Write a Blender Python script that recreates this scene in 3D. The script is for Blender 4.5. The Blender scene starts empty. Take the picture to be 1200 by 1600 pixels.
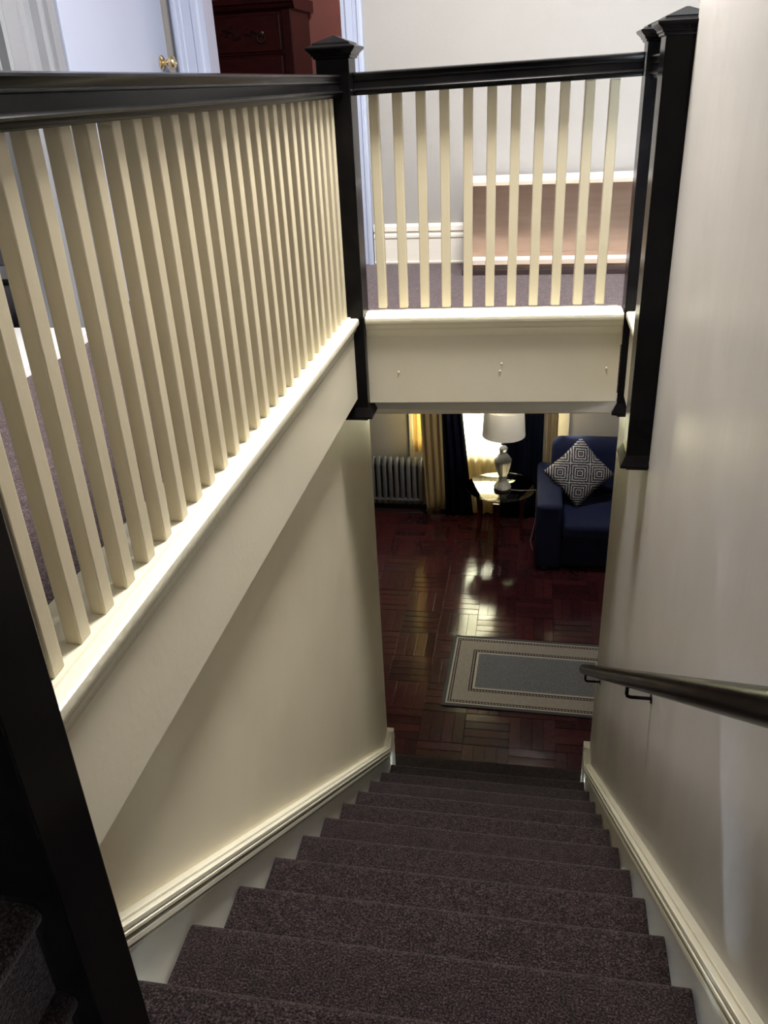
import bpy, bmesh, math, random
from mathutils import Matrix, Vector
random.seed(7)
S = bpy.context.scene
COL = S.collection
PI = math.pi
sin, cos = math.sin, math.cos

# ------------------------------------------------------------------ camera
cam = bpy.data.objects.new('camera', bpy.data.cameras.new('camera'))
COL.objects.link(cam)
def cam_axes(yaw, pitch, roll):
    f = Vector((-sin(yaw)*cos(pitch), cos(yaw)*cos(pitch), sin(pitch)))
    r = Vector((cos(yaw), sin(yaw), 0)); u = r.cross(f)
    return r*cos(roll)+u*sin(roll), u*cos(roll)-r*sin(roll), f
_r, _u, _f = cam_axes(0.1924, -0.4760, -0.0512)
cam.matrix_world = Matrix(((_r.x, _u.x, -_f.x, 0.6832), (_r.y, _u.y, -_f.y, -3.6168),
                           (_r.z, _u.z, -_f.z, 3.5281), (0, 0, 0, 1)))
cam.data.sensor_fit = 'VERTICAL'; cam.data.sensor_height = 36; cam.data.lens = 29.06
cam.data.clip_start = 0.02
S.camera = cam

# ------------------------------------------------------------------ world, lights, exposure
W_ = bpy.data.worlds.new('sky'); S.world = W_; W_.use_nodes = True
W_.node_tree.nodes['Background'].inputs[0].default_value = (0.75, 0.87, 1.0, 1)
W_.node_tree.nodes['Background'].inputs[1].default_value = 95.0
S.view_settings.view_transform = 'Standard'; S.view_settings.look = 'None'
S.view_settings.gamma = 1.0; S.view_settings.use_curve_mapping = False
S.view_settings.exposure = 0.0
try:
    S.cycles.use_denoising = True; S.cycles.max_bounces = 8; S.cycles.diffuse_bounces = 5
    S.cycles.transparent_max_bounces = 12; S.cycles.caustics_reflective = False; S.cycles.caustics_refractive = False
    S.cycles.sample_clamp_indirect = 8
except Exception: pass

def area(name, loc, aim, sx, sy, power, color, disk=False):
    l = bpy.data.lights.new(name, 'AREA'); l.energy = power; l.color = color
    l.shape = 'DISK' if disk else 'RECTANGLE'; l.size = sx
    if not disk: l.size_y = sy
    o = bpy.data.objects.new(name, l); COL.objects.link(o); o.location = loc
    o.rotation_euler = (Vector(aim)-Vector(loc)).to_track_quat('-Z', 'Y').to_euler()
    return o
CEIL = 5.15
LAMPS = [(0.60, -1.09, 5.02), (0.80, 2.42, 2.32)]
area('hall_lamp_light', LAMPS[0], (LAMPS[0][0], LAMPS[0][1], 0), .66, 0, 156, (1, .965, .92), True)
area('lower_lamp_light', LAMPS[1], (LAMPS[1][0], LAMPS[1][1], 0), .34, 0, 14, (1, .97, .95), True)
area('hall_fill_light', (3.02, -0.3, 4.2), (0, -0.1, 3.6), 1.0, 1.3, 7, (.86, .92, 1.0))  # added cool fill from the right end of the hall; no window there
area('bedroom_fill_light', (0.15, 1.9, 5.0), (0.15, 1.9, 0), .3, 0, 17, (1, .9, .8), True)  # added to brighten the red wall; the bedroom has no lamp fixture
area('window_daylight', (0.3, 4.1, 1.5), (0.3, 2.0, .9), 1.5, 1.8, 420, (.93, .96, 1.0))

# ------------------------------------------------------------------ materials
def mat(name, color, rough=.5, metal=0, **kw):
    m = bpy.data.materials.new(name); m.use_nodes = True
    nt = m.node_tree; b = nt.nodes['Principled BSDF']
    b.inputs['Base Color'].default_value = (*color, 1); b.inputs['Roughness'].default_value = rough
    b.inputs['Metallic'].default_value = metal
    for k, v in kw.items(): b.inputs[k.replace('_', ' ')].default_value = v
    return m
def N(m, t, **props):
    n = m.node_tree.nodes.new(t)
    for k, v in props.items(): setattr(n, k, v)
    return n
def L(m, a, b): m.node_tree.links.new(a, b)
def coords(m, scale=(1, 1, 1), obj=True):
    tc = N(m, 'ShaderNodeTexCoord'); mp = N(m, 'ShaderNodeMapping'); mp.inputs['Scale'].default_value = scale
    L(m, tc.outputs['Object' if obj else 'Generated'], mp.inputs[0]); return mp.outputs[0]
def noise(m, vec, scale, detail=3, rough=.5):
    n = N(m, 'ShaderNodeTexNoise'); n.inputs['Scale'].default_value = scale
    n.inputs['Detail'].default_value = detail; n.inputs['Roughness'].default_value = rough
    L(m, vec, n.inputs['Vector']); return n.outputs['Fac']
def ramp(m, fac, stops):
    r = N(m, 'ShaderNodeValToRGB'); e = r.color_ramp.elements
    while len(e) < len(stops): e.new(.5)
    for k, (p, c) in enumerate(stops): e[k].position = p; e[k].color = (*c, 1)
    L(m, fac, r.inputs[0]); return r.outputs[0]
def bump(m, h, strength=.3, dist=.01):
    b = N(m, 'ShaderNodeBump'); b.inputs['Strength'].default_value = strength; b.inputs['Distance'].default_value = dist
    L(m, h, b.inputs['Height']); L(m, b.outputs[0], P(m).inputs['Normal'])
def P(m): return m.node_tree.nodes['Principled BSDF']
def rng(m, fac, a, b):
    r = N(m, 'ShaderNodeMapRange'); r.inputs['To Min'].default_value = a; r.inputs['To Max'].default_value = b
    L(m, fac, r.inputs['Value']); return r.outputs[0]
def math_(m, op, a, b=None, c=None):
    n = N(m, 'ShaderNodeMath', operation=op)
    for k, v in enumerate((a, b, c)):
        if v is None: continue
        if isinstance(v, (int, float)): n.inputs[k].default_value = v
        else: L(m, v, n.inputs[k])
    return n.outputs[0]
def mix(m, fac, a, b):
    n = N(m, 'ShaderNodeMix', data_type='RGBA')
    L(m, fac, n.inputs['Factor']) if not isinstance(fac, (int, float)) else None
    for k, v in ((6, a), (7, b)):
        if isinstance(v, tuple): n.inputs[k].default_value = (*v, 1)
        else: L(m, v, n.inputs[k])
    return n.outputs[2]

def paint(name, c, rough, blot=.06, streak=False, bs=.12):
    m = mat(name, c, rough); v = coords(m)
    f = noise(m, v, 2.2, 4)
    lo = tuple(x*(1-blot) for x in c); hi = tuple(min(1, x*(1+blot)) for x in c)
    L(m, ramp(m, f, [(.3, lo), (.7, hi)]), P(m).inputs['Base Color'])
    if streak:
        s = noise(m, coords(m, (3, 3, .6)), 2.0, 4, .6)
        L(m, rng(m, s, rough-.13, rough+.2), P(m).inputs['Roughness'])
        h = noise(m, coords(m, (4, 4, 1.0)), 2.0, 3)
        bump(m, h, .14, .02)
    else:
        bump(m, noise(m, v, 60, 3), bs, .004)
    return m
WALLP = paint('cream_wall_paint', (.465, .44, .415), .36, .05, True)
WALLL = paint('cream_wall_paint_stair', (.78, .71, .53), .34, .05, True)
FASC = paint('cream_trim_paint', (.64, .59, .46), .33, .05)
BALP = paint('cream_baluster_paint', (.56, .495, .35), .38, .05)
LEDG = paint('cream_gloss_paint', (.80, .76, .60), .2, .04, bs=.35)
BASEB = paint('cream_baseboard_paint', (.70, .665, .55), .3, .04)
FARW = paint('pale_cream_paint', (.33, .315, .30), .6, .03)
LOWW = paint('lower_room_cream_paint', (.50, .48, .45), .6, .05)
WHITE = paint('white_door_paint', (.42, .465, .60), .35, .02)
GREYW = paint('grey_white_paint', (.24, .25, .275), .3, .04)
REDP = paint('terracotta_red_paint', (.42, .19, .175), .6, .06)
CEILP = paint('ceiling_paint', (.80, .78, .72), .8, .03)
def black_paint():
    m = mat('black_gloss_paint', (.004, .0035, .004), .2, Specular_IOR_Level=.08); v = coords(m)
    L(m, ramp(m, noise(m, v, 9, 5), [(.35, (.0022, .002, .0024)), (.75, (.007, .006, .006))]), P(m).inputs['Base Color'])
    L(m, rng(m, noise(m, v, 5, 3), .17, .27), P(m).inputs['Roughness'])
    bump(m, noise(m, v, 55, 2), .035, .002); return m
BLACK = black_paint()
def carpet(name, a, b, c):
    m = mat(name, b, .95, Specular_IOR_Level=.05); v = coords(m)
    f = noise(m, v, 230, 2, .7)
    col = ramp(m, f, [(.32, a), (.5, b), (.68, c)])
    big = noise(m, v, 45, 3, .6)
    mx = N(m, 'ShaderNodeMix', data_type='RGBA', blend_type='MULTIPLY'); mx.inputs['Factor'].default_value = .75
    L(m, col, mx.inputs[6]); L(m, ramp(m, big, [(.3, (.55, .55, .58)), (.7, (1.25, 1.2, 1.2))]), mx.inputs[7])
    L(m, mx.outputs[2], P(m).inputs['Base Color'])
    bump(m, f, .9, .006)
    P(m).inputs['Sheen Weight'].default_value = .20; P(m).inputs['Sheen Roughness'].default_value = .35
    return m
CARPET = carpet('brown_loop_carpet', (.004, .003, .0032), (.019, .0128, .0135), (.074, .054, .054))
HALLC = carpet('hall_carpet', (.036, .026, .027), (.105, .078, .080), (.24, .19, .194))
def wood(name, a, b, rough, scale=(2, 14, 14), bs=.05):
    m = mat(name, a, rough); v = coords(m, scale)
    L(m, ramp(m, noise(m, v, 3, 6, .6), [(.3, a), (.7, b)]), P(m).inputs['Base Color'])
    bump(m, noise(m, v, 6, 4), bs, .004); return m
def parquet_mat():
    m = mat('dark_parquet', (.05, .012, .010), .16, Specular_IOR_Level=.2); v = coords(m, (30, 30, 30))
    oi = N(m, 'ShaderNodeObjectInfo')
    g = noise(m, v, 1.2, 5, .6)
    k = math_(m, 'MULTIPLY_ADD', oi.outputs['Random'], .34, math_(m, 'MULTIPLY', g, .62))
    L(m, ramp(m, k, [(.15, (.020, .0065, .0085)), (.55, (.045, .0125, .0155)), (.9, (.085, .020, .022))]), P(m).inputs['Base Color'])
    w = noise(m, coords(m, (1, 1, 1)), 11, 4)
    L(m, rng(m, w, .07, .18), P(m).inputs['Roughness'])
    bump(m, w, .05, .006); return m
PARQ = parquet_mat()
MAHO = wood('mahogany', (.028, .006, .005), (.065, .014, .010), .25, (14, 14, 2))
DRESS = wood('dark_cherry_wood', (.010, .0025, .003), (.030, .005, .005), .22, (3, 10, 14))
BROWNB = wood('brown_back_board', (.33, .225, .165), (.40, .285, .21), .6, (1.5, 8, 16), .02)
BEIGE = mat('beige_board_edge', (.62, .50, .40), .6)
WBOARD = paint('white_laminate', (.86, .86, .88), .4, .02)
DARKW = mat('dark_plinth', (.03, .015, .014), .5)
GREYC = paint('grey_drawer_front', (.16, .16, .19), .4, .05)
GREYL = mat('light_grey_trim', (.42, .43, .47), .4)
DARK = mat('closet_shade_black', (.012, .012, .014), .7)  # near-black in place of the closet's shade and the gap between drawers
BRASS = mat('brass', (.78, .60, .33), .18, 1.0)
BRONZE = mat('aged_bronze', (.05, .035, .03), .4, .8)
CHROME = mat('brushed_nickel', (.62, .60, .58), .25, 1.0)
RADM = paint('grey_radiator_paint', (.20, .20, .205), .4, .06)
def fabric(name, a, b, sc=300, rough=.9):
    m = mat(name, a, rough, Specular_IOR_Level=.12); f = noise(m, coords(m), sc, 2)
    L(m, ramp(m, f, [(.3, a), (.7, b)]), P(m).inputs['Base Color']); bump(m, f, .4, .003); return m
NAVY = fabric('navy_upholstery', (.008, .0105, .031), (.024, .029, .074))
DRAPE = fabric('navy_drape', (.002, .0035, .010), (.004, .0065, .018), 120, .75)
def sheer_mat(name, c, tl, tp):
    m = bpy.data.materials.new(name); m.use_nodes = True; nt = m.node_tree
    for n in list(nt.nodes): nt.nodes.remove(n)
    out = nt.nodes.new('ShaderNodeOutputMaterial'); d = nt.nodes.new('ShaderNodeBsdfDiffuse'); t = nt.nodes.new('ShaderNodeBsdfTranslucent')
    tr = nt.nodes.new('ShaderNodeBsdfTransparent'); a = nt.nodes.new('ShaderNodeMixShader'); b = nt.nodes.new('ShaderNodeMixShader')
    for n in (d, t): n.inputs['Color'].default_value = (*c, 1)
    tr.inputs['Color'].default_value = (1, .93, .74, 1)
    a.inputs[0].default_value = tl; b.inputs[0].default_value = tp
    nt.links.new(d.outputs[0], a.inputs[1]); nt.links.new(t.outputs[0], a.inputs[2])
    nt.links.new(a.outputs[0], b.inputs[1]); nt.links.new(tr.outputs[0], b.inputs[2]); nt.links.new(b.outputs[0], out.inputs[0])
    return m
SHEER = sheer_mat('yellow_sheer', (.94, .84, .58), .6, .42)
SHADE = sheer_mat('white_lamp_shade', (.86, .85, .88), .5, .0)
SHEER2 = sheer_mat('shaded_yellow_sheer', (.42, .31, .155), .03, .0)  # darker copy of the yellow sheer; its lack of backlight is in the colour
def thin_glass(name, tint, refl):
    m = bpy.data.materials.new(name); m.use_nodes = True; nt = m.node_tree
    for n in list(nt.nodes): nt.nodes.remove(n)
    out = nt.nodes.new('ShaderNodeOutputMaterial'); t = nt.nodes.new('ShaderNodeBsdfTransparent'); g = nt.nodes.new('ShaderNodeBsdfGlossy')
    fr = nt.nodes.new('ShaderNodeFresnel'); fr.inputs['IOR'].default_value = refl; x = nt.nodes.new('ShaderNodeMixShader')
    t.inputs['Color'].default_value = (*tint, 1); g.inputs['Roughness'].default_value = 0
    nt.links.new(fr.outputs[0], x.inputs[0]); nt.links.new(t.outputs[0], x.inputs[1]); nt.links.new(g.outputs[0], x.inputs[2]); nt.links.new(x.outputs[0], out.inputs[0])
    return m
GLASS = thin_glass('clear_glass', (.96, .98, .98), 1.45)
TABGL = thin_glass('table_glass', (.90, .95, .94), 1.8)
CRYST = mat('crystal', (.93, .93, .96), .06, 0, Transmission_Weight=.45, IOR=1.5)

CORD = mat('pale_cord', (.34, .31, .28), .5)
GLOBE = mat('frosted_globe', (1, 1, 1), .4)
P(GLOBE).inputs['Emission Color'].default_value = (1, .93, .82, 1); P(GLOBE).inputs['Emission Strength'].default_value = 2.5

# ------------------------------------------------------------------ mesh helpers
WORLD = {}
class MB:
    def __init__(s, xf=None): s.v = []; s.f = []; s.xf = xf
    def add(s, vs, fs):
        o = len(s.v)
        s.v += [(s.xf @ Vector(p)) if s.xf else Vector(p) for p in vs]
        s.f += [tuple(i+o for i in f) for f in fs]; return s
    def box(s, x0, x1, y0, y1, z0, z1):
        return s.add([(x, y, z) for x in (x0, x1) for y in (y0, y1) for z in (z0, z1)],
                     [(0, 1, 3, 2), (4, 6, 7, 5), (0, 4, 5, 1), (2, 3, 7, 6), (0, 2, 6, 4), (1, 5, 7, 3)])
    def prism(s, pts, ax, a, b, fn=None):
        n = len(pts); mk = {'x': lambda p, t: (t, p[0], p[1]), 'y': lambda p, t: (p[0], t, p[1]), 'z': lambda p, t: (p[0], p[1], t)}[ax]
        vs = [mk(p, a) for p in pts] + [mk(p, b) for p in pts]
        if fn: vs = [fn(v) for v in vs]
        return s.add(vs, [tuple(range(n)), tuple(range(2*n-1, n-1, -1))] + [(i, (i+1) % n, n+(i+1) % n, n+i) for i in range(n)])
    def lathe(s, prof, c=(0, 0, 0), seg=24, flute=None, sides=None):
        vs = []; fs = []
        for r, z in prof:
            for k in range(seg):
                a = 2*PI*k/seg; rr = r*(flute(k, z) if flute else 1)
                vs.append((c[0]+rr*cos(a), c[1]+rr*sin(a), c[2]+z))
        for i in range(len(prof)-1):
            for k in range(seg):
                k2 = (k+1) % seg; fs.append((i*seg+k, i*seg+k2, (i+1)*seg+k2, (i+1)*seg+k))
        fs.append(tuple(range(seg))); fs.append(tuple((len(prof)-1)*seg+k for k in range(seg)))
        return s.add(vs, fs)
    def square(s, prof, cx, cy):          # stacked squares: (half width, z)
        vs = []; fs = []
        for h, z in prof: vs += [(cx-h, cy-h, z), (cx+h, cy-h, z), (cx+h, cy+h, z), (cx-h, cy+h, z)]
        for i in range(len(prof)-1):
            for k in range(4):
                k2 = (k+1) % 4; fs.append((i*4+k, i*4+k2, i*4+4+k2, i*4+4+k))
        fs.append((0, 1, 2, 3)); n = (len(prof)-1)*4; fs.append((n, n+1, n+2, n+3))
        return s.add(vs, fs)
    def tube(s, pts, rad, seg=8):
        pts = [Vector(p) for p in pts]; vs = []; fs = []
        rads = rad if isinstance(rad, (list, tuple)) else [rad]*len(pts)
        for i, p in enumerate(pts):
            d = (pts[min(i+1, len(pts)-1)]-pts[max(i-1, 0)]).normalized()
            a = d.orthogonal().normalized() if i == 0 else (pa - d*pa.dot(d)).normalized()
            pa = a; b = d.cross(a)
            vs += [p+(a*cos(2*PI*k/seg)+b*sin(2*PI*k/seg))*rads[i] for k in range(seg)]
        for i in range(len(pts)-1):
            for k in range(seg):
                k2 = (k+1) % seg; fs.append((i*seg+k, i*seg+k2, (i+1)*seg+k2, (i+1)*seg+k))
        fs.append(tuple(range(seg))); n = (len(pts)-1)*seg; fs.append(tuple(n+k for k in range(seg)))
        return s.add(vs, fs)
    def mesh(s, name, m, origin=(0, 0, 0), smooth=False):
        me = bpy.data.meshes.new(name); o = Vector(origin)
        me.from_pydata([tuple(v-o) for v in s.v], [], s.f)
        bm = bmesh.new(); bm.from_mesh(me); bmesh.ops.recalc_face_normals(bm, faces=bm.faces); bm.to_mesh(me); bm.free()
        me.materials.append(m)
        if smooth:
            me.polygons.foreach_set('use_smooth', [True]*len(me.polygons))
            try: me.set_sharp_from_angle(angle=math.radians(42))
            except Exception: pass
        return me
    def build(s, name, m, parent=None, smooth=False, bevel=0, bseg=2, sub=0):
        o0 = WORLD[parent.name] if parent else sum(s.v, Vector())/len(s.v)
        o = bpy.data.objects.new(name, s.mesh(name, m, o0, smooth)); COL.objects.link(o)
        if parent: o.parent = parent
        else: o.location = o0
        WORLD[o.name] = o0
        if bevel:
            b = o.modifiers.new('bevel', 'BEVEL'); b.width = bevel; b.segments = bseg; b.limit_method = 'ANGLE'; b.angle_limit = math.radians(35)
        if sub:
            d = o.modifiers.new('sub', 'SUBSURF'); d.levels = sub; d.render_levels = sub
        return o
def tag(o, label, cat, group=None):
    o['label'] = label; o['category'] = cat
    if group: o['group'] = group
    return o
def thing(name, loc, label, cat, group=None):
    o = bpy.data.objects.new(name, None); COL.objects.link(o); o.location = loc; o.empty_display_size = .05
    WORLD[o.name] = Vector(loc); return tag(o, label, cat, group)
def struct(o): o['kind'] = 'structure'; return o
def copy(o, loc, parent=None):
    c = o.copy(); COL.objects.link(c); c.location = loc
    if parent: c.parent = parent
    return c

# ------------------------------------------------------------------ dimensions (metres)
T, R_, WD = .2518, .1925, 1.0355          # tread, riser, stair width
ZU = 14*R_                                 # upper floor
ZL = -R_                                   # lower floor
LZ = 2.811                                 # ledge top
SK = .0588                                 # the front balustrade is slightly out of square
FX = Matrix.Translation((.098, -.800, 0)) @ Matrix.Rotation(math.atan(SK), 4, 'Z')

# ------------------------------------------------------------------ structure: shell
MB().box(-3.3, -.02, -.22, 3.7, ZL-.2, ZL-.004).box(-.02, 1.06, -.3, 3.7, ZL-.2, ZL-.004).box(1.06, 3.3, -.22, 3.7, ZL-.2, ZL-.004)
flo = struct(MB().box(-3.3, 3.3, -.3, 3.7, ZL-.2, ZL-.004).build('floor', PARQ))
# upper hall floor: carpet slab with the stairwell left open
struct(MB().box(-3.2, -.06, -2.90, .80, 2.50, ZU).box(-.06, 3.2, -.72, .80, 2.52, ZU).box(1.07, 3.2, -1.10, -.72, 2.52, ZU)
       .box(-3.2, -.62, -4.9, -2.90, 2.50, ZU).build('floor', HALLC))
struct(MB().box(-3.2, 3.2, .80, 3.9, 2.50, ZU).build('floor', MAHO))
struct(MB().box(-3.3, 3.3, -.72, 3.7, 2.445, 2.50).build('ceiling', paint('lower_ceiling_paint', (.42, .40, .36), .9, .03)))
struct(MB().box(-3.3, 3.3, -5.0, 4.0, CEIL, CEIL+.1).build('ceiling', CEILP))
# stairwell walls
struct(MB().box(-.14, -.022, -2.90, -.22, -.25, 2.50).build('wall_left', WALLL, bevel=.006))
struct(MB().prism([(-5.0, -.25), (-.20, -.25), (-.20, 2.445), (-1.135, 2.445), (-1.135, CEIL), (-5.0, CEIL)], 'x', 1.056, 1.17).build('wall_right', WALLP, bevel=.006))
struct(MB().box(-3.3, 3.3, -5.0, -4.9, -.3, CEIL).build('wall_back', WALLP))
struct(MB().box(-.74, -.625, -4.9, -2.99, 1.8, CEIL).build('wall_light_block', WALLP))  # unseen partition added to keep indirect light off the winder steps
struct(MB().box(-3.3, -3.2, -5.0, 4.0, -.3, CEIL).build('wall_hall_side', FARW))
struct(MB().box(3.2, 3.3, -5.0, 4.0, -.3, CEIL).build('wall_hall_end', FARW))
# lower room walls
WY = 3.68
struct(MB().box(-3.3, -.385, WY, WY+.14, ZL-.1, 2.45).box(.93, 3.3, WY, WY+.14, ZL-.1, 2.45)
       .box(-.385, .93, WY, WY+.14, ZL-.1, .46).box(-.385, .93, WY, WY+.14, 2.15, 2.45).build('wall_far', LOWW))
struct(MB().box(-3.3, -.14, -.34, -.22, ZL-.1, 2.445).box(1.17, 3.3, -.34, -.22, ZL-.1, 2.445).build('wall_near', LOWW))
win = struct(MB().box(-.45, -.41, WY-.03, WY, -.15, 2.27).box(-.41, -.385, WY-.02, WY, .40, 2.27).box(.93, 1.04, WY-.03, WY, .36, 2.27).box(-.41, .93, WY-.03, WY, 2.15, 2.27)
             .box(-.385, 1.06, WY-.045, WY+.02, .42, .46).build('window_1', LEDG, bevel=.004))
MB().box(-.385, -.365, WY+.04, WY+.08, .46, 2.15).box(.88, .93, WY+.04, WY+.08, .46, 2.15).box(-.365, .88, WY+.04, WY+.08, .46, .52)\
    .box(-.365, .88, WY+.04, WY+.08, 2.10, 2.15).box(-.365, .88, WY+.04, WY+.08, 1.28, 1.33).build('window_sash', LEDG, win)
MB().box(-.365, .88, WY+.058, WY+.062, .52, 1.28).build('pane', GLASS, win)
MB().box(-.365, .88, WY+.058, WY+.062, 1.33, 2.10).build('pane', GLASS, win)
struct(MB().box(-3.2, -.52, WY-.02, WY, ZL, ZL+.2).box(1.06, 3.2, WY-.02, WY, ZL, ZL+.2).build('baseboard_far', BASEB))
# upper far wall with bedroom doorway
FY = .79
struct(MB().box(-.25, 3.2, FY, FY+.12, 2.52, CEIL).box(-3.2, -.93, FY, FY+.12, 2.52, CEIL).box(-.93, -.25, FY, FY+.12, ZU+2.1, CEIL).build('wall_hall_far', FARW))
# hall left wall: near doorway, post, hinged door
LX = -1.17
struct(MB().box(LX-.12, LX-.002, -.62, FY, 2.52, CEIL).box(LX-.12, LX-.002, -1.75, -.62, ZU+2.1, CEIL).box(LX-.12, LX-.002, -4.9, -1.75, 2.52, CEIL).build('wall_hall_left', GREYW))
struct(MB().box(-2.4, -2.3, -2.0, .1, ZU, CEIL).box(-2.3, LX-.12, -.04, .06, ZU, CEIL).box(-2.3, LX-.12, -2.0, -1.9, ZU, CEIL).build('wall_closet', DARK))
# bedroom shell
struct(MB().box(-3.2, 1.0, 2.36, 2.46, ZU, CEIL).box(.5, .6, FY+.12, 2.36, ZU, CEIL).build('wall_bedroom', REDP))
struct(MB().box(-3.2, -.94, FY+.12, FY+.13, ZU, CEIL).box(-.22, .5, FY+.12, FY+.13, ZU, CEIL).build('wall_bedroom_near', REDP))

# casings (profiles extruded upwards)
def casing_y(x0, x1, mirror, name, z0=ZU, z1=ZU+2.2):     # on the far wall, facing -Y
    w = x1-x0
    pr = [(0, 0), (0, .016), (.12*w/.12*1.0, .0)]
    prof = [(0, 0), (0, .030), (.010, .036), (.022, .036), (.028, .024), (.045, .024), (.050, .018), (w-.05, .018), (w-.045, .024), (w-.018, .024), (w-.008, .014), (w, .014), (w, 0)]
    pts = [((x1-a) if mirror else (x0+a), FY-d) for a, d in prof]
    return struct(MB().prism(pts, 'z', z0, z1).build(name, WHITE))
casing_y(-.25, -.155, True, 'trim_1')
casing_y(-1.085, -.94, False, 'trim_2')
struct(MB().box(-.94, -.925, FY-.012, FY+.12, ZU, ZU+2.1).box(-.258, -.243, FY-.012, FY+.12, ZU, ZU+2.1).build('trim_3', WHITE))
# moulded post between closet doorway and door
prof = [(-.62, 0), (-.62, .030), (-.605, .036), (-.59, .03), (-.50, .03), (-.465, .012), (-.45, .012), (-.43, .018), (-.395, .020), (-.385, .046), (-.365, .052), (-.35, .046),
        (-.345, .030), (-.315, .030), (-.31, .044), (-.295, .044), (-.285, .030), (-.262, .018), (-.257, .024), (-.222, .024), (-.222, 0)]
struct(MB().prism([(LX+d, y) for y, d in prof], 'z', ZU, ZU+2.2).build('trim_4', GREYW))
struct(MB().box(LX-.12, LX, -.637, -.622, ZU, ZU+2.1).build('trim_5', GREYW))
# white door standing along the left wall
door = struct(MB().box(LX, LX+.035, -.217, .775, ZU+.012, ZU+2.04).build('door_1', WHITE, bevel=.003))
kx, ky, kz = LX+.035, .685, 3.672
xk = Matrix.Translation((kx, ky, kz)) @ Matrix.Rotation(PI/2, 4, 'Y')
ros = MB(xk).lathe([(.001, .001), (.034, .001), (.034, .005), (.026, .011), (.014, .013), (.001, .013)], seg=28).build('knob_rosette', BRASS, door, True)
MB(xk).lathe([(.001, .012), (.012, .013), (.011, .028), (.018, .034), (.026, .042), (.028, .054), (.026, .064), (.020, .069), (.017, .066), (.001, .066)], seg=28).build('door_knob', BRASS, ros, True)
# baseboard of the upper far wall
bpr = [(0, 0), (.024, 0), (.026, .008), (.018, .012), (.018, .125), (.024, .130), (.024, .142), (.016, .148), (.016, .158), (.024, .163), (.022, .185), (.008, .197), (0, .197)]
struct(MB().prism([(FY-d, ZU+z) for d, z in bpr], 'x', -.15, 3.2).build('baseboard_hall', paint('pale_baseboard_paint', (.78, .74, .66), .4, .03)))

# upper stairwell fascias and ledges
def ledge_profile(s=1, x0=0.0):          # (outward, z): outward positive towards the well
    return [(-.08, 2.70), (-.08, 2.800), (-.005, 2.800), (-.005, 2.815), (.052, 2.815), (.054, 2.8105), (.058, 2.8105), (.076, 2.8105), (.081, 2.807), (.0825, 2.797),
            (.080, 2.787), (.074, 2.783), (.072, 2.777), (.070, 2.768), (.062, 2.762), (.060, 2.74), (.02, 2.70)]
fl = struct(MB().box(-.06, .060, -2.90, -.70, 2.515, 2.79).build('trim_6', FASC, bevel=.002))
fb = struct(MB(FX).box(0, .90, .028, .10, 2.487, 2.79).build('trim_7', FASC, bevel=.002))
struct(MB(FX).prism([(.130, 2.50), (.130, 2.452), (.122, 2.449), (.122, 2.440), (.130, 2.436), (.130, 2.404), (.40, 2.404), (.40, 2.50)], 'x', -.12, 1.06).build('trim_8', FASC, bevel=.002))
struct(MB().box(1.008, 1.10, -1.10, -.66, 2.51, 2.79).build('trim_9', FASC))
for (a, z) in ((.032, 2.605), (.40, 2.632), (.395, 2.605), (.765, 2.612)):
    MB(FX @ Matrix.Translation((a+.08, .027, z))).lathe([(.0005, -.004), (.003, -.002), (.0035, 0), (.002, .003), (.0005, .004)], seg=8).build('nail_head', LEDG, fb, True)

# ------------------------------------------------------------------ staircase
def step_profile(y, z, tread, rise):
    n = []; rr = .021
    for k in range(7):
        a = -PI/2+PI*k/6
        n.append((y-rr+rr*cos(a), z-rr+rr*sin(a)))
    return [(y-.022, z-rise), (y-.022, z-2*rr)] + n + [(y-tread-.03, z), (y-tread-.03, z-rise)]
stairs = thing('staircase', (WD/2, -1.4, ZL), 'straight flight of carpeted stairs going down between the cream walls', 'stairs')
for k in range(0, 12):
    x0, x1 = (-.002, WD+.002) if k else (-.030, WD+.012)
    if k == 11: y1 = 1.75
    else: y1 = T
    MB().prism(step_profile(-k*T+(.0 if k else .03), k*R_, y1, R_ if k < 11 else .16), 'x', x0 if k < 11 else -.02, x1 if k < 11 else 1.05).build('step', CARPET, stairs, True)
side = thing('winder_steps', (-.3, -3.4, 2.0), 'unlit carpeted steps rising to the left past the near black newel', 'stairs')
for z, x1, rise in ((2.40, .075, .281), (2.585, .066, .19)):
    rr = .02
    pr = [(-.62, z-rise), (-.62, z)] + [(x1-rr+rr*sin(PI*k/6), z-rr+rr*cos(PI*k/6)) for k in range(7)] + [(x1-.02, z-rise)]
    MB().prism(pr, 'y', -4.88, -2.978).build('step', CARPET, side, True)
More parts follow.
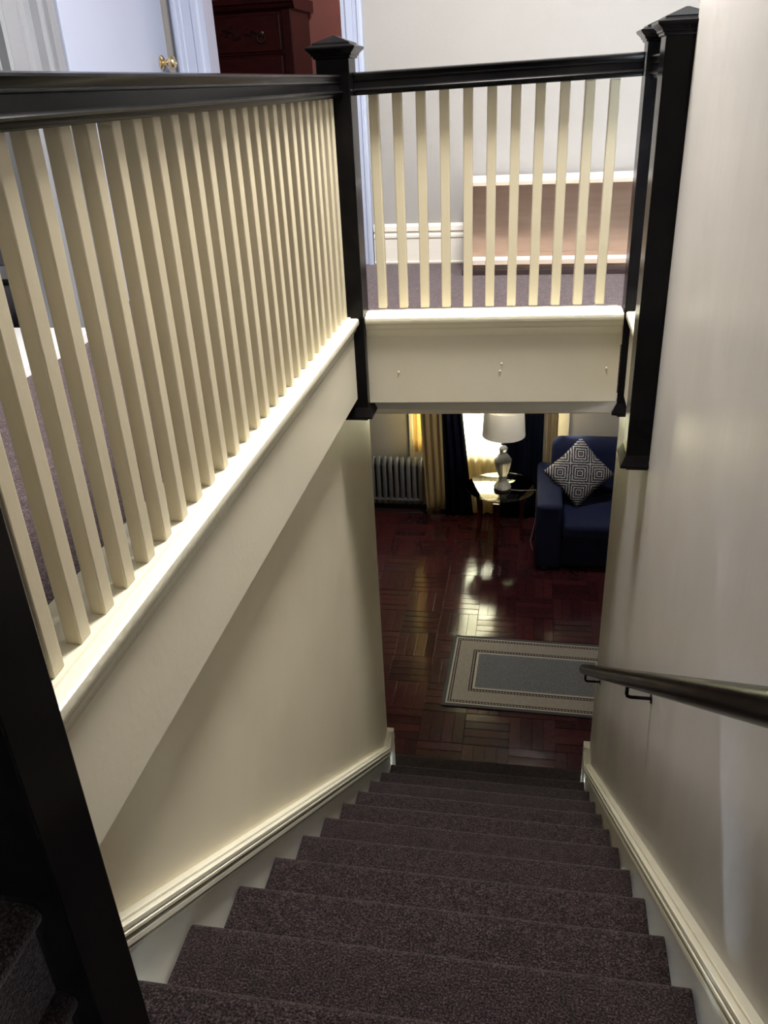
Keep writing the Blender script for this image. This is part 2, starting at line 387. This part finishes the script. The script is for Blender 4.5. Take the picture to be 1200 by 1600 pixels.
# skirting boards that follow the slope
def skirt(sgn, x, name):
    sl = R_/T
    def zt(y, off): return -y*sl+off            # nosing line + offset
    b = MB()
    top = .126
    # strips: (height above nosing low, high, thickness)
    strips = [(-.30, top-.080, .012), (top-.080, top-.072, .024), (top-.072, top-.058, .005), (top-.058, top-.042, .032), (top-.042, top-.029, .005), (top-.029, top-.019, .034), (top-.019, top-.015, .026), (top-.015, top-.002, .032), (top-.002, top+.006, .020)]
    yE = -.235
    for lo, hi, th in strips:
        y0, y1 = -2.86 if sgn > 0 else -4.0, yE
        xa, xb = (x-.022, x-.022+th) if sgn > 0 else (x+.0205, x+.0205-th)
        yk = -.33
        zf = zt(yk, 0)
        p = [(y0, zt(y0, lo)), (y0, zt(y0, hi)), (yk, zt(yk, hi)), (y1, zt(yk, hi)+.022), (y1, max(ZL, zt(yk, lo)+.022 if lo > 0 else ZL)), (yk, zt(yk, lo) if lo > 0 else max(ZL, zt(yk, lo)))]
        b.prism(p, 'x', xa, xb)
    # return round the wall end
    zc = zt(-.33, top)+.025
    for lo, hi, th in ((ZL, zc-.075, .014), (zc-.075, zc-.04, .026), (zc-.04, zc, .020)):
        if sgn > 0: b.box(-.142, x+.012, -.235, -.222+th, lo, hi)
        else: b.box(x-.010, 1.17, -.235, -.202+th, lo, hi)
    return struct(b.build(name, BASEB, bevel=.003))
skirt(1, 0, 'baseboard_left'); skirt(-1, WD, 'baseboard_right')

# ------------------------------------------------------------------ newel posts
def newel(cx, cy, zb, label, foot=True, xf=None, top=True):
    t = thing('newel_post', (cx, cy, zb), label, 'post', 'black newel posts of the stairwell')
    h = .052
    MB(xf).box(cx-h, cx+h, cy-h, cy+h, zb+(.045 if foot else 0), 3.618).build('shaft', BLACK, t, bevel=.003)
    if foot:
        MB(xf).square([(.046, zb-.002), (.046, zb+.006), (.056, zb+.006), (.060, zb+.010), (.068, zb+.012), (.068, zb+.018), (.062, zb+.030), (.053, zb+.050)], cx, cy).build('foot', BLACK, t, bevel=.001)
    MB(xf).square([(h_, 3.606+(z_-3.600)*.72) for h_, z_ in [(.052, 3.600), (.058, 3.604), (.058, 3.611), (.063, 3.614), (.063, 3.619), (.066, 3.624), (.074, 3.634), (.077, 3.639), (.077, 3.646), (.060, 3.654),
               (.058, 3.656), (.058, 3.661), (.056, 3.662), (.004, 3.690), (.001, 3.690)]], cx, cy).build('cap', BLACK, t, bevel=.001)
    return t
newel(.046, -2.922, 2.118, 'black newel post nearest the viewer at the left edge, foot on the stairs', False)
newel(.046, -.758, 2.432, 'black newel post at the left corner where the two railings meet')
newel(1.037, -.672, 2.430, 'black newel post at the right end of the short railing, further from the viewer')
newel(1.037, -1.077, 2.405, 'black newel post half sunk in the end of the right wall')

# ------------------------------------------------------------------ balustrades
def rail_profile():
    half = [(.026, 0), (.034, .001), (.037, .004), (.038, .011), (.044, .0125), (.0465, .016), (.0435, .020), (.037, .0215), (.036, .042), (.0385, .044), (.0385, .047),
            (.037, .049), (.040, .058), (.0435, .062), (.042, .066), (.032, .0685), (.012, .070)]
    half = [(x, z*.94+3.499) for x, z in half]
    return [(-x, z) for x, z in half[::-1]] + half
bal_me = None
def balustrade(label, loc): return thing('balustrade', loc, label, 'railing', 'cream balustrades around the stairwell')
bl = balustrade('long left balustrade of close-set cream balusters under a black rail', (.03, -1.85, LZ))
MB().prism([(.03+x, z) for x, z in rail_profile()], 'y', -2.875, -.806).build('handrail', BLACK, bl, True)
MB().prism([(x, z) for x, z in ledge_profile()], 'y', -2.872, -.808).build('ledge', LEDG, bl, True)
bm_ = MB().box(-.0128, .0128, -.0158, .0158, 0, 3.503-2.814).mesh('baluster', BALP)
bm2 = MB().box(-.0155, .0155, -.0155, .0155, 0, 3.508-2.814).mesh('baluster', BALP)
def baluster(parent, x, y, rz=0, dz=0, me=None):
    o = bpy.data.objects.new('baluster', me or bm_); COL.objects.link(o); o.parent = parent
    o.location = Vector((x, y, 2.814+dz))-WORLD[parent.name]
    o.rotation_euler = (0, 0, rz+random.uniform(-.03, .03))
    b = o.modifiers.new('bevel', 'BEVEL'); b.width = .003; b.segments = 2
for k in range(26):
    baluster(bl, .032+random.uniform(-.001, .001), -2.764-.0158+.0778*k+random.uniform(-.0025, .0025))
bf = balustrade('short balustrade with wide gaps straight ahead, above the stair opening', (.54, -.70, LZ))
tilt = lambda v: Vector((v[0], v[1], v[2]+.016*v[0]))
MB(FX).prism([(.082+y, z+.004) for y, z in rail_profile()], 'x', .004, .888, tilt).build('handrail', BLACK, bf, True)
MB(FX).prism([(.083-d, z) for d, z in ledge_profile()], 'x', .003, .885).build('ledge', LEDG, bf, True)
for k in range(11):
    p = FX @ Vector((.139+.0757*k+.016-.098, .107, 0))
    baluster(bf, p.x, p.y, math.atan(SK), .006, bm2)
bs = balustrade('stub of black rail and cream ledge between the two right newel posts', (1.04, -.9, LZ))
MB().prism([(1.04+x, z+.010) for x, z in rail_profile()], 'y', -1.026, -.724).build('handrail', BLACK, bs, True)
MB().prism([(1.072-d, z) for d, z in ledge_profile()], 'y', -1.026, -.724).build('ledge', LEDG, bs, True)

# wall handrail
hr = thing('wall_handrail', (1.056, -1.5, 1.8), 'thick black handrail on brackets sloping down the right wall', 'handrail')
sl = R_/T
def hz(y): return .965 + (-.30-y)*.757
hp = [(.986, y, hz(y)) for y in (-.30, -.305, -.32, -.6, -1.2, -2.0, -2.8, -3.45)]
MB().tube(hp, [.012, .021, .0245]+[.0255]*5, 16).build('rail', BLACK, hr, True)
for y in (-.405, -1.665, -2.95):
    z = hz(y)
    MB().tube([(.986, y, z-.015), (.986, y, z-.055), (.989, y, z-.064), (.998, y, z-.067), (1.040, y, z-.067), (1.058, y, z-.067)], .0055, 8).build('bracket', BLACK, hr, True)
    MB(Matrix.Translation((1.057, y, z-.067)) @ Matrix.Rotation(-PI/2, 4, 'Y')).lathe([(.001, 0), (.016, 0), (.015, .004), (.001, .005)], seg=16).build('wall_plate', BLACK, hr, True)

# ------------------------------------------------------------------ upper hall things
un = thing('storage_unit', (1.0, .6, ZU), 'long low white unit with a brown unfinished back board behind the railing', 'cabinet')
x0, x1 = .345, 1.62
MB().box(x0-.005, x1, .452, FY-.026, 3.098, 3.113).build('top_board', WBOARD, un, bevel=.002)
MB().box(x0-.005, x1, .448, .4515, 3.098, 3.113).build('top_edging', BEIGE, un)
MB().box(x0, x0+.018, .45, FY-.03, ZU+.05, 3.098).build('side_panel', WBOARD, un)
MB().box(x1-.018, x1, .45, FY-.03, ZU+.05, 3.098).build('side_panel', WBOARD, un)
MB().box(x0+.018, x1-.018, .66, .67, ZU+.07, 3.098).build('back_board', BROWNB, un)
MB().box(x0+.018, x1-.018, .452, .545, ZU+.052, ZU+.070).build('bottom_board', WBOARD, un)
MB().box(x0+.018, x1-.018, .5455, FY-.03, ZU+.052, ZU+.0695).build('inner_floor', BROWNB, un)
MB().box(x0+.018, x1-.018, .449, .4515, ZU+.050, ZU+.070).build('bottom_edging', BEIGE, un)
MB().box(x0+.01, x1-.01, .470, FY-.05, ZU+.026, ZU+.052).build('base_rail', BROWNB, un)
MB().box(x0-.012, x1+.01, .452, FY-.06, ZU, ZU+.027).build('plinth', DARKW, un, bevel=.002)
# dresser in the red bedroom
dr = thing('dresser', (-1.22, 2.1, ZU), 'tall dark cherry chest of drawers in the red bedroom', 'dresser')
dx0, dx1, dy = -1.63, -.80, 1.90
MB().box(dx0, dx1, dy+.02, 2.34, ZU+.06, 3.97).build('carcass', DRESS, dr, bevel=.004)
MB().prism([(dy-.005, 3.955), (dy-.02, 3.965), (dy-.03, 3.985), (dy-.045, 3.99), (dy-.045, 4.02), (2.35, 4.02), (2.35, 3.955)], 'x', dx0-.03, dx1+.03).build('top', DRESS, dr)
for sx in (dx0, dx1-.06): MB().box(sx, sx+.06, dy, dy+.03, ZU, 3.96).build('stile', DRESS, dr, bevel=.006)
zz = 3.945
for k in range(4):
    h = .205 if k == 0 else .24
    za, zb = zz-h, zz-.012
    d = MB().box(dx0+.07, dx1-.07, dy+.002, dy+.03, za, zb).build('drawer', DRESS, dr, bevel=.008, bseg=3)
    MB().box(dx0+.06, dx1-.06, dy+.006, dy+.03, za-.011, za-.001).build('drawer_rail', DRESS, dr, bevel=.003)
    for hx in (dx0+.19, dx1-.19):
        c = Vector((hx, dy, (za+zb)/2))
        MB(Matrix.Translation(c) @ Matrix.Rotation(PI/2, 4, 'X')).lathe([(.001, 0), (.018, 0), (.016, .006), (.006, .010), (.006, .018), (.001, .018)], seg=16).build('pull_plate', BRONZE, d, True)
        MB().tube([c+Vector((.024*sin(a), -.014, -.022-.024*cos(a)+.0)) for a in [2*PI*i/16 for i in range(17)]], .0032, 6).build('ring_pull', BRONZE, d, True)
    if k == 0:
        b = MB()
        rr = random.Random(3)
        for i in range(42):
            u = rr.uniform(-1, 1); w = (1-abs(u))**.7
            cx, cz = -1.215+u*.20, (za+zb)/2+rr.uniform(-1, 1)*.055*w+.004
            s = rr.uniform(.007, .015)
            b.lathe([(.001, -s*.5), (s*.8, -s*.2), (s, 0), (s*.6, s*.4), (.001, s*.5)], (cx, dy+.003, cz), 8)
        b.build('carved_ornament', BRONZE, d, True)['kind'] = 'stuff'
    zz -= h+.012
# closet board and grey drawers
bd = tag(MB().box(-1.9, -1.015, -1.72, -.640, ZU, ZU+.040).build('floor_board', WBOARD, bevel=.003), 'white board lying on the hall carpet at the closet doorway, seen between the left balusters', 'board')
gc = thing('drawer_cabinet', (-1.75, -.25, ZU+.04), 'grey drawer cabinet inside the dark closet, seen through the left balusters', 'cabinet')
cx0, cx1, cy0, cy1 = -2.25, LX-.13, -.455, -.06
MB().box(cx0, cx1, cy0+.012, cy1, ZU, 3.41).build('body', DARK, gc)
MB().box(cx0-.01, cx1, cy0-.01, cy1, 3.41, 3.432).build('top', GREYL, gc, bevel=.003)
MB().box(cx0, cx1, cy0-.006, cy0+.012, 2.945, 3.405).build('drawer_front', GREYC, gc, bevel=.003)
MB().box(cx0, cx1, cy0-.008, cy0+.012, 2.888, 2.943).build('drawer_lip', GREYL, gc, bevel=.003)
MB().box(cx0, cx1, cy0-.006, cy0+.012, ZU, 2.862).build('drawer_front', GREYC, gc, bevel=.003)
# ceiling lamps (out of frame overhead)
for k, (x, y, z) in enumerate(LAMPS):
    CZ = CEIL if k == 0 else 2.445
    t = thing('ceiling_lamp', (x, y, CZ), ['round ceiling lamp over the upstairs railings', 'round ceiling lamp over the rug in the lower room'][k], 'lamp', 'round ceiling lamps')
    MB().lathe([(.001, 0), (.20, 0), (.20, -.03), (.185, -.04), (.001, -.04)], (x, y, CZ), 32).build('base', WBOARD, t, True)
    MB().lathe([(.001, -.04), (.175, -.04), (.172, -.07), (.165, -.085), (.001, -.085)], (x, y, CZ), 32).build('globe', GLOBE, t, True)

# ------------------------------------------------------------------ lower room: parquet
cell, ns = .288, 4
blocks = []
for i in range(-4, 6):
    for j in range(-1, 14):
        for s in range(ns):
            wv = cell/ns
            X0, Y0 = i*cell+.05, j*cell-.22
            if (i+j) % 2 == 0: bx = (X0+s*wv, X0+(s+1)*wv, Y0, Y0+cell)
            else: bx = (X0, X0+cell, Y0+s*wv, Y0+(s+1)*wv)
            if bx[2] < -.23 or bx[3] > WY or bx[1] < -1.05 or bx[0] > 1.6: continue
            blocks.append(bx)
def vis(b):
    x, y = (b[0]+b[1])/2, (b[2]+b[3])/2
    inside = -.04-.155*(y+.22) < x < 1.05+.10*(y+.22)
    return (0 if inside else 10) + y*.2
blocks.sort(key=vis)
def add_block(m, b, rnd):
    g = .0011; d = rnd.uniform(-.0012, .0008); e = rnd.uniform(-.0008, .0008)
    x0, x1, y0, y1 = b[0]+g, b[1]-g, b[2]+g, b[3]-g; zt = ZL+d; c = .0012
    m.add([(x0, y0, ZL-.004), (x1, y0, ZL-.004), (x1, y1, ZL-.004), (x0, y1, ZL-.004), (x0, y0, zt-c), (x1, y0, zt-c), (x1, y1, zt-c+e), (x0, y1, zt-c+e),
           (x0+c, y0+c, zt), (x1-c, y0+c, zt), (x1-c, y1-c, zt+e), (x0+c, y1-c, zt+e)],
          [(0, 1, 5, 4), (1, 2, 6, 5), (2, 3, 7, 6), (3, 0, 4, 7), (4, 5, 9, 8), (5, 6, 10, 9), (6, 7, 11, 10), (7, 4, 8, 11), (8, 9, 10, 11)])
rb = random.Random(5); rest = MB()
for k, b in enumerate(blocks):
    if k < 300: m = MB(); add_block(m, b, rb); m.build('parquet_block', PARQ, flo)
    else: add_block(rest, b, rb)
o = rest.build('parquet_blocks', PARQ, flo); o['kind'] = 'stuff'

# rug
def rug_mat(hx, hy):
    m = mat('woven_rug', (.1, .1, .1), .95, Specular_IOR_Level=.1)
    tc = N(m, 'ShaderNodeTexCoord'); sp = N(m, 'ShaderNodeSeparateXYZ'); L(m, tc.outputs['Object'], sp.inputs[0])
    ax = math_(m, 'SUBTRACT', hx, math_(m, 'ABSOLUTE', sp.outputs[0])); ay = math_(m, 'SUBTRACT', hy, math_(m, 'ABSOLUTE', sp.outputs[1]))
    d = math_(m, 'MINIMUM', ax, ay)
    along = math_(m, 'ADD', sp.outputs[0], sp.outputs[1])
    wv = math_(m, 'GREATER_THAN', math_(m, 'SINE', math_(m, 'MULTIPLY', along, 2*PI/.021)), .05)
    sp1 = noise(m, tc.outputs['Object'], 160, 2, .7); sp2 = noise(m, coords(m, (12, 60, 1)), 3, 4, .7)
    dark = ramp(m, sp1, [(.3, (.06, .06, .07)), (.7, (.11, .105, .115))])
    light = ramp(m, sp1, [(.3, (.38, .35, .33)), (.7, (.52, .48, .45))])
    brown = (.050, .034, .034)
    taupe = ramp(m, sp2, [(.25, (.22, .195, .175)), (.55, (.33, .295, .27)), (.8, (.40, .36, .335))])
    core = ramp(m, sp1, [(.3, (.070, .073, .090)), (.5, (.145, .148, .168)), (.7, (.27, .27, .285))])
    dots = mix(m, wv, brown, light)
    def dotband(lo, hi):
        a = math_(m, 'MULTIPLY', math_(m, 'GREATER_THAN', d, lo), math_(m, 'LESS_THAN', d, hi)); return mix(m, math_(m, 'MULTIPLY', a, wv), brown, light)
    col = dark
    for lim, c in ((.026, light), (.038, None), (.062, taupe), (.165, None), (.192, light), (.208, core)):
        if c is None: c = dotband(lim+.007, lim+.017)
        col = mix(m, math_(m, 'GREATER_THAN', d, lim), col, c)
    L(m, col, P(m).inputs['Base Color']); bump(m, sp1, .5, .003); return m
rhx, rhy = .62, .40
rug = MB().box(-rhx, rhx, -rhy, rhy, 0, .007)
me = rug.mesh('rug', rug_mat(rhx, rhy)); ro = bpy.data.objects.new('rug', me); COL.objects.link(ro)
ro.location = (.162+rhx+.008, 1.09, ZL+.0015); ro.rotation_euler = (0, 0, -.018)
b = ro.modifiers.new('bevel', 'BEVEL'); b.width = .003; b.segments = 2
tag(ro, 'grey bordered rug with dotted bands on the dark parquet', 'rug')

# radiator
ra = thing('radiator', (-.55, 3.55, ZL), 'grey cast iron column radiator under the left side of the window', 'radiator')
pts = []
z0, z1, y0, y1 = -.105, .365, 3.485, 3.625
pr = [(y0+.05, z0-.03), (y0+.012, z0+.005), (y0, z0+.035), (y0, z1-.075), (y0+.010, z1-.045), (y0+.045, z1-.008), (y0+.07, z1), (y0+.095, z1-.008), (y1-.010, z1-.045), (y1, z1-.075), (y1, z0+.035), (y1-.012, z0+.005), (y1-.05, z0-.03)]
for k in range(12):
    xc = -.275-.058*k
    MB().prism(pr, 'x', xc-.020, xc+.020).build('section', RADM, ra, True, bevel=.012, bseg=3)
MB().tube([(-.275-.058*11.2, 3.555, .27), (-.265, 3.555, .27)], .016, 10).build('upper_header', RADM, ra, True)
MB().tube([(-.275-.058*11.2, 3.50, -.06), (-.265, 3.50, -.06)], .017, 10).build('lower_header', RADM, ra, True)
for fx in (-.272, -.275-.058*11):
    for fy in (3.492, 3.618): MB().lathe([(.014, 0), (.016, .02), (.010, .06), (.012, .09)], (fx, fy, ZL+.0008), 12).build('foot', CHROME, ra, True)
MB().tube([(-.26, 3.50, -.06), (-.17, 3.50, -.062), (-.088, 3.50, -.065), (-.080, 3.50, -.075), (-.080, 3.50, ZL)], .016, 12).build('valve_pipe', CHROME, ra, True)
v = MB(Matrix.Translation((-.075, 3.485, -.068)) @ Matrix.Rotation(PI/2, 4, 'Y')).lathe([(.018, -.03), (.020, .0), (.012, .010), (.006, .012), (.006, .052), (.001, .053)], seg=14).build('valve', CHROME, ra, True)
MB(Matrix.Translation((-.022, 3.485, -.068)) @ Matrix.Rotation(PI/2, 4, 'Y')).lathe([(.001, -.006), (.026, -.006), (.030, 0), (.026, .008), (.001, .006)], seg=20).build('hand_wheel', CHROME, v, True)
MB().box(-.95, -.305, 3.46, 3.64, ZL, ZL+.010).build('floor_tray', DARKW, ra, bevel=.002)

# curtains
def curtain(name, x0, x1, y, zb, zt, folds, depth, m, label, group, bottom=None, seed=0, pw=1.6):
    rnd = random.Random(seed); nx, nz = folds*10, 16
    ph = [rnd.uniform(.7, 1.3) for _ in range(folds+2)]
    vs = []; fs = []
    for j in range(nz+1):
        t = j/nz
        for i in range(nx+1):
            u = i/nx; q = u*folds; a = ph[int(q)]
            xa, xb = (x0, x1) if not bottom else (x0+(bottom[0]-x0)*(1-t)**pw, x1+(bottom[1]-x1)*(1-t)**pw)
            zbb = zb if not bottom else zb+(bottom[2]+(bottom[3]-bottom[2])*u)
            amp = depth*a*(.75+.35*(1-t))
            vs.append((xa+(xb-xa)*u+.25*amp*sin(4*PI*q+1), y+amp*sin(2*PI*q)-.012*sin(PI*t)*rnd.uniform(.9, 1.1), zbb+(zt-zbb)*t))
    for j in range(nz):
        for i in range(nx):
            k = j*(nx+1)+i; fs.append((k, k+1, k+nx+2, k+nx+1))
    o = MB().add(vs, fs).build(name, m, None, True)
    s = o.modifiers.new('thickness', 'SOLIDIFY'); s.thickness = .002
    return tag(o, label, 'curtain', group)
GN, GS = 'navy drapes at the lower window', 'yellow sheer curtains at the lower window'
curtain('drape', -.190, -.035, 3.44, ZL+.012, 2.22, 4, .022, DRAPE, 'navy drape left of the lamp, between radiator valve and lamp', GN, bottom=(-.14, .175, 0, 0), seed=1, pw=1.1)
curtain('drape', .425, .800, 3.44, ZL+.012, 2.22, 4, .024, DRAPE, 'navy drape right of the lamp, behind the glass table and sofa arm', GN, seed=2)
curtain('sheer_curtain', -.10, .52, 3.52, ZL+.004, 2.22, 8, .016, SHEER, 'bright yellow sheer curtain in the middle of the window behind the lamp', GS, seed=3)
curtain('sheer_curtain', -.335, -.130, 3.42, -.185, 2.22, 3, .012, SHEER2, 'yellow sheer curtain flaring out at the bottom beside the radiator', GS, bottom=(-.262, -.085, .0, .085), seed=4)
curtain('sheer_curtain', -.400, -.285, 3.60, .40, 2.22, 2, .008, sheer_mat('gold_sheer', (.85, .66, .30), .22, .0), 'glowing slip of yellow sheer over the window edge above the radiator', GS, seed=6)
curtain('sheer_curtain', .79, .93, 3.50, ZL+.004, 2.22, 2, .014, SHEER2, 'narrow strip of yellow sheer curtain above the sofa arm', GS, seed=5)
rod = thing('curtain_rod', (.3, 3.48, 2.24), 'curtain rod carrying the drapes and sheers at the lower window', 'rod')
MB().tube([(-.6, 3.48, 2.235), (1.2, 3.48, 2.235)], .014, 12).build('pole', BRONZE, rod, True)
for x in (-.52, 1.12): MB().tube([(x, 3.48, 2.235), (x, WY, 2.235)], .008, 8).build('rod_bracket', BRONZE, rod, True)

# side table
TC = Vector((.455, 3.005)); TZ = .353
st = thing('side_table', (TC.x, TC.y, ZL), 'round glass-topped side table on dark red wooden legs', 'table')
MB().lathe([(.001, 0), (.303, 0), (.308, .003), (.308, .008), (.303, .011), (.001, .011)], (TC.x, TC.y, TZ-.011), 64).build('glass_top', TABGL, st, True)
for fx, fy in ((.246, 3.056), (.428, 2.700), (.659, 3.02), (.405, 3.30)):
    d = Vector((fx, fy))-TC; d.normalize(); n = Vector((-d.y, d.x)); vs = []; fs = []; K = 9
    for k in range(K):
        t = k/(K-1); z = ZL+.0005+(TZ-.013-ZL)*t
        c = Vector((fx, fy))-d*(.03*sin(PI*t)-.012*t); w = .020+.007*t; th = .014+.009*t
        for sx, sy in ((-1, -1), (1, -1), (1, 1), (-1, 1)): q = c+n*w*sx+d*th*sy; vs.append((q.x, q.y, z))
    for k in range(K-1):
        for i in range(4): fs.append((k*4+i, k*4+(i+1) % 4, k*4+4+(i+1) % 4, k*4+4+i))
    fs += [(0, 1, 2, 3), (K*4-4, K*4-3, K*4-2, K*4-1)]
    lg = MB().add(vs, fs).build('leg', MAHO, st, True, bevel=.003)
    q = TC+d*((Vector((fx, fy))-TC).length-.035)
    MB().box(q.x-.008, q.x+.008, q.y-.008, q.y+.008, TZ-.09, TZ-.0115).build('metal_bracket', CHROME, lg, bevel=.002)
# lamp
lx, ly = .468, 2.925
la = thing('table_lamp', (lx, ly, TZ), 'crystal urn table lamp with white drum shade on the glass table', 'lamp')
MB().lathe([(.001, 0), (.076, 0), (.077, .006), (.073, .018), (.066, .0246), (.001, .0246)], (lx, ly, TZ+.0005), 32).build('base_plate', BRONZE, la, True)
fl_ = lambda k, z: 1+.045*cos(16*2*PI*k/96)
MB().lathe([(0.0672, 0.0246), (0.0717, 0.0320), (0.0706, 0.0443), (0.0560, 0.0640), (0.0403, 0.0812), (0.0336, 0.0959), (0.0347, 0.1230), (0.0381, 0.1328)], (lx, ly, TZ), 96, fl_).build('crystal_foot', CRYST, la, True)
MB().lathe([(0.0325, 0.1328), (0.0426, 0.1599), (0.0560, 0.2030), (0.0650, 0.2460), (0.0683, 0.2731)], (lx, ly, TZ), 96, fl_).build('crystal_urn', CRYST, la, True)
MB().lathe([(0.0694, 0.2731), (0.0739, 0.2804), (0.0717, 0.2927), (0.0560, 0.3173), (0.0403, 0.3370), (0.0314, 0.3469), (0.0291, 0.3641), (0.0370, 0.3838), (0.0381, 0.3961), (0.0269, 0.4108), (0.0134, 0.4182)], (lx, ly, TZ), 96, lambda k, z: 1+.02*cos(16*2*PI*k/96)).build('crystal_neck', CRYST, la, True)
MB().tube([(lx, ly, TZ+.41), (lx, ly, TZ+.66)], .007, 10).build('stem', CHROME, la, True)
sh = MB()
seg = 48; zb_, zt_ = .868, 1.10; vs = []; fs = []
for r, z in ((.181, zb_), (.166, zt_), (.163, zt_), (.178, zb_)):
    vs += [(lx+r*cos(2*PI*k/seg), ly+r*sin(2*PI*k/seg), z) for k in range(seg)]
for i in range(4):
    for k in range(seg): k2 = (k+1) % seg; j = (i+1) % 4; fs.append((i*seg+k, i*seg+k2, j*seg+k2, j*seg+k))
sh.add(vs, fs); s_ = sh.build('lamp_shade', SHADE, la, True)
for a in (0, 2*PI/3, 4*PI/3): MB().tube([(lx, ly, 1.0), (lx+.172*cos(a), ly+.172*sin(a), 1.0)], .002, 6).build('shade_spoke', CHROME, la)
MB().tube([(lx+.06, ly, TZ+.006), (lx+.16, ly-.005, TZ+.004), (lx+.26, ly+.01, TZ+.004), (lx+.286, ly+.02, TZ+.003), (lx+.2925, ly+.02, TZ-.03), (lx+.2925, ly+.01, .18), (lx+.29, ly-.01, .06), (lx+.27, ly-.03, -.05), (lx+.255, ly-.06, -.11), (lx+.275, ly-.10, -.165), (lx+.28, ly-.08, ZL+.004)], .0023, 8).build('power_cord', CORD, la, True)

# sofa
so = thing('sofa', (1.5, 3.0, ZL), 'navy blue upholstered sofa at the foot of the stairs view', 'sofa')
def cushion(name, x0, x1, y0, y1, z0, z1, bev, lean=0):
    b = MB(); b.box(x0, x1, y0, y1, z0, z1)
    if lean: b.v = [Vector((v.x, v.y+lean*(v.z-z0), v.z)) for v in b.v]
    return b.build(name, NAVY, so, True, bevel=bev, bseg=5)
SX1 = 2.55
cushion('base', .975, SX1-.19, 2.56, 3.42, ZL+.03, .10, .012)
cushion('arm', .765, .974, 2.50, 3.40, ZL+.03, .428, .035)
cushion('arm', SX1-.195, SX1, 2.50, 3.40, ZL+.03, .428, .035)
mid = (.98+SX1-.195)/2
cushion('seat_cushion', .982, mid-.003, 2.50, 3.20, .102, .255, .045)
cushion('seat_cushion', mid+.003, SX1-.197, 2.50, 3.20, .102, .255, .045)
cushion('back_cushion', .880, mid-.003, 3.10, 3.30, .24, .715, .085, .18)
cushion('back_cushion', mid+.003, SX1-.10, 3.10, 3.30, .24, .715, .085, .18)
for x in (.85, SX1-.08):
    for y in (2.56, 3.34): MB().box(x-.025, x+.025, y-.025, y+.025, ZL+.0005, ZL+.034).build('foot', DARKW, so)

# patterned pillow
def pillow_mat(per):
    m = mat('diamond_weave', (.5, .5, .5), .95, Specular_IOR_Level=.1)
    tc = N(m, 'ShaderNodeTexCoord'); sp = N(m, 'ShaderNodeSeparateXYZ')
    wob = N(m, 'ShaderNodeTexNoise'); wob.inputs['Scale'].default_value = 55; wob.inputs['Detail'].default_value = 2
    L(m, tc.outputs['Object'], wob.inputs['Vector']); L(m, tc.outputs['Object'], sp.inputs[0])
    jit = math_(m, 'MULTIPLY', math_(m, 'SUBTRACT', wob.outputs['Fac'], .5), .012)
    def cellc(o):      # |distance to the cell centre| / half period
        return math_(m, 'ABSOLUTE', math_(m, 'SUBTRACT', math_(m, 'FRACT', math_(m, 'ADD', math_(m, 'DIVIDE', math_(m, 'ADD', o, jit), per), 10.5)), .5))
    d = math_(m, 'MAXIMUM', cellc(sp.outputs[0]), cellc(sp.outputs[2]))       # 0 centre .. .5 border
    s = math_(m, 'FRACT', math_(m, 'ADD', math_(m, 'MULTIPLY', d, 8.0), .20))
    wht = math_(m, 'LESS_THAN', s, .40)
    f = noise(m, tc.outputs['Object'], 260, 2)
    L(m, mix(m, wht, ramp(m, f, [(.3, (.030, .026, .036)), (.7, (.085, .075, .09))]), ramp(m, f, [(.3, (.40, .39, .40)), (.7, (.66, .64, .62))])), P(m).inputs['Base Color'])
    bump(m, f, .6, .004); return m
n = 22; vs = []; fs = []; hs = .214
for side in (1, -1):
    for j in range(n+1):
        for i in range(n+1):
            u, w = 2*i/n-1, 2*j/n-1
            puff = max(0, (1-u*u)*(1-w*w))**.42*.070
            pin = 1-.07*(1-abs(u*w))*max(abs(u), abs(w))**3
            a, c = u*hs*pin, w*hs*pin
            vs.append(((a-c)*.7071, -side*puff, (a+c)*.7071))
N2 = (n+1)**2
for s0 in (0, N2):
    for j in range(n):
        for i in range(n): k = s0+j*(n+1)+i; fs.append((k, k+1, k+n+2, k+n+1))
me = MB().add(vs, fs).mesh('pillow', pillow_mat(.163), smooth=True)
bmx = bmesh.new(); bmx.from_mesh(me); bmesh.ops.remove_doubles(bmx, verts=bmx.verts, dist=.0005); bmesh.ops.recalc_face_normals(bmx, faces=bmx.faces); bmx.to_mesh(me); bmx.free()
po = bpy.data.objects.new('pillow', me); COL.objects.link(po)
po.location = (1.108, 2.955, .522); po.rotation_euler = (math.radians(-23), math.radians(3), math.radians(4))
tag(po, 'black and white throw pillow with concentric squares, standing on its corner on the navy sofa', 'pillow')
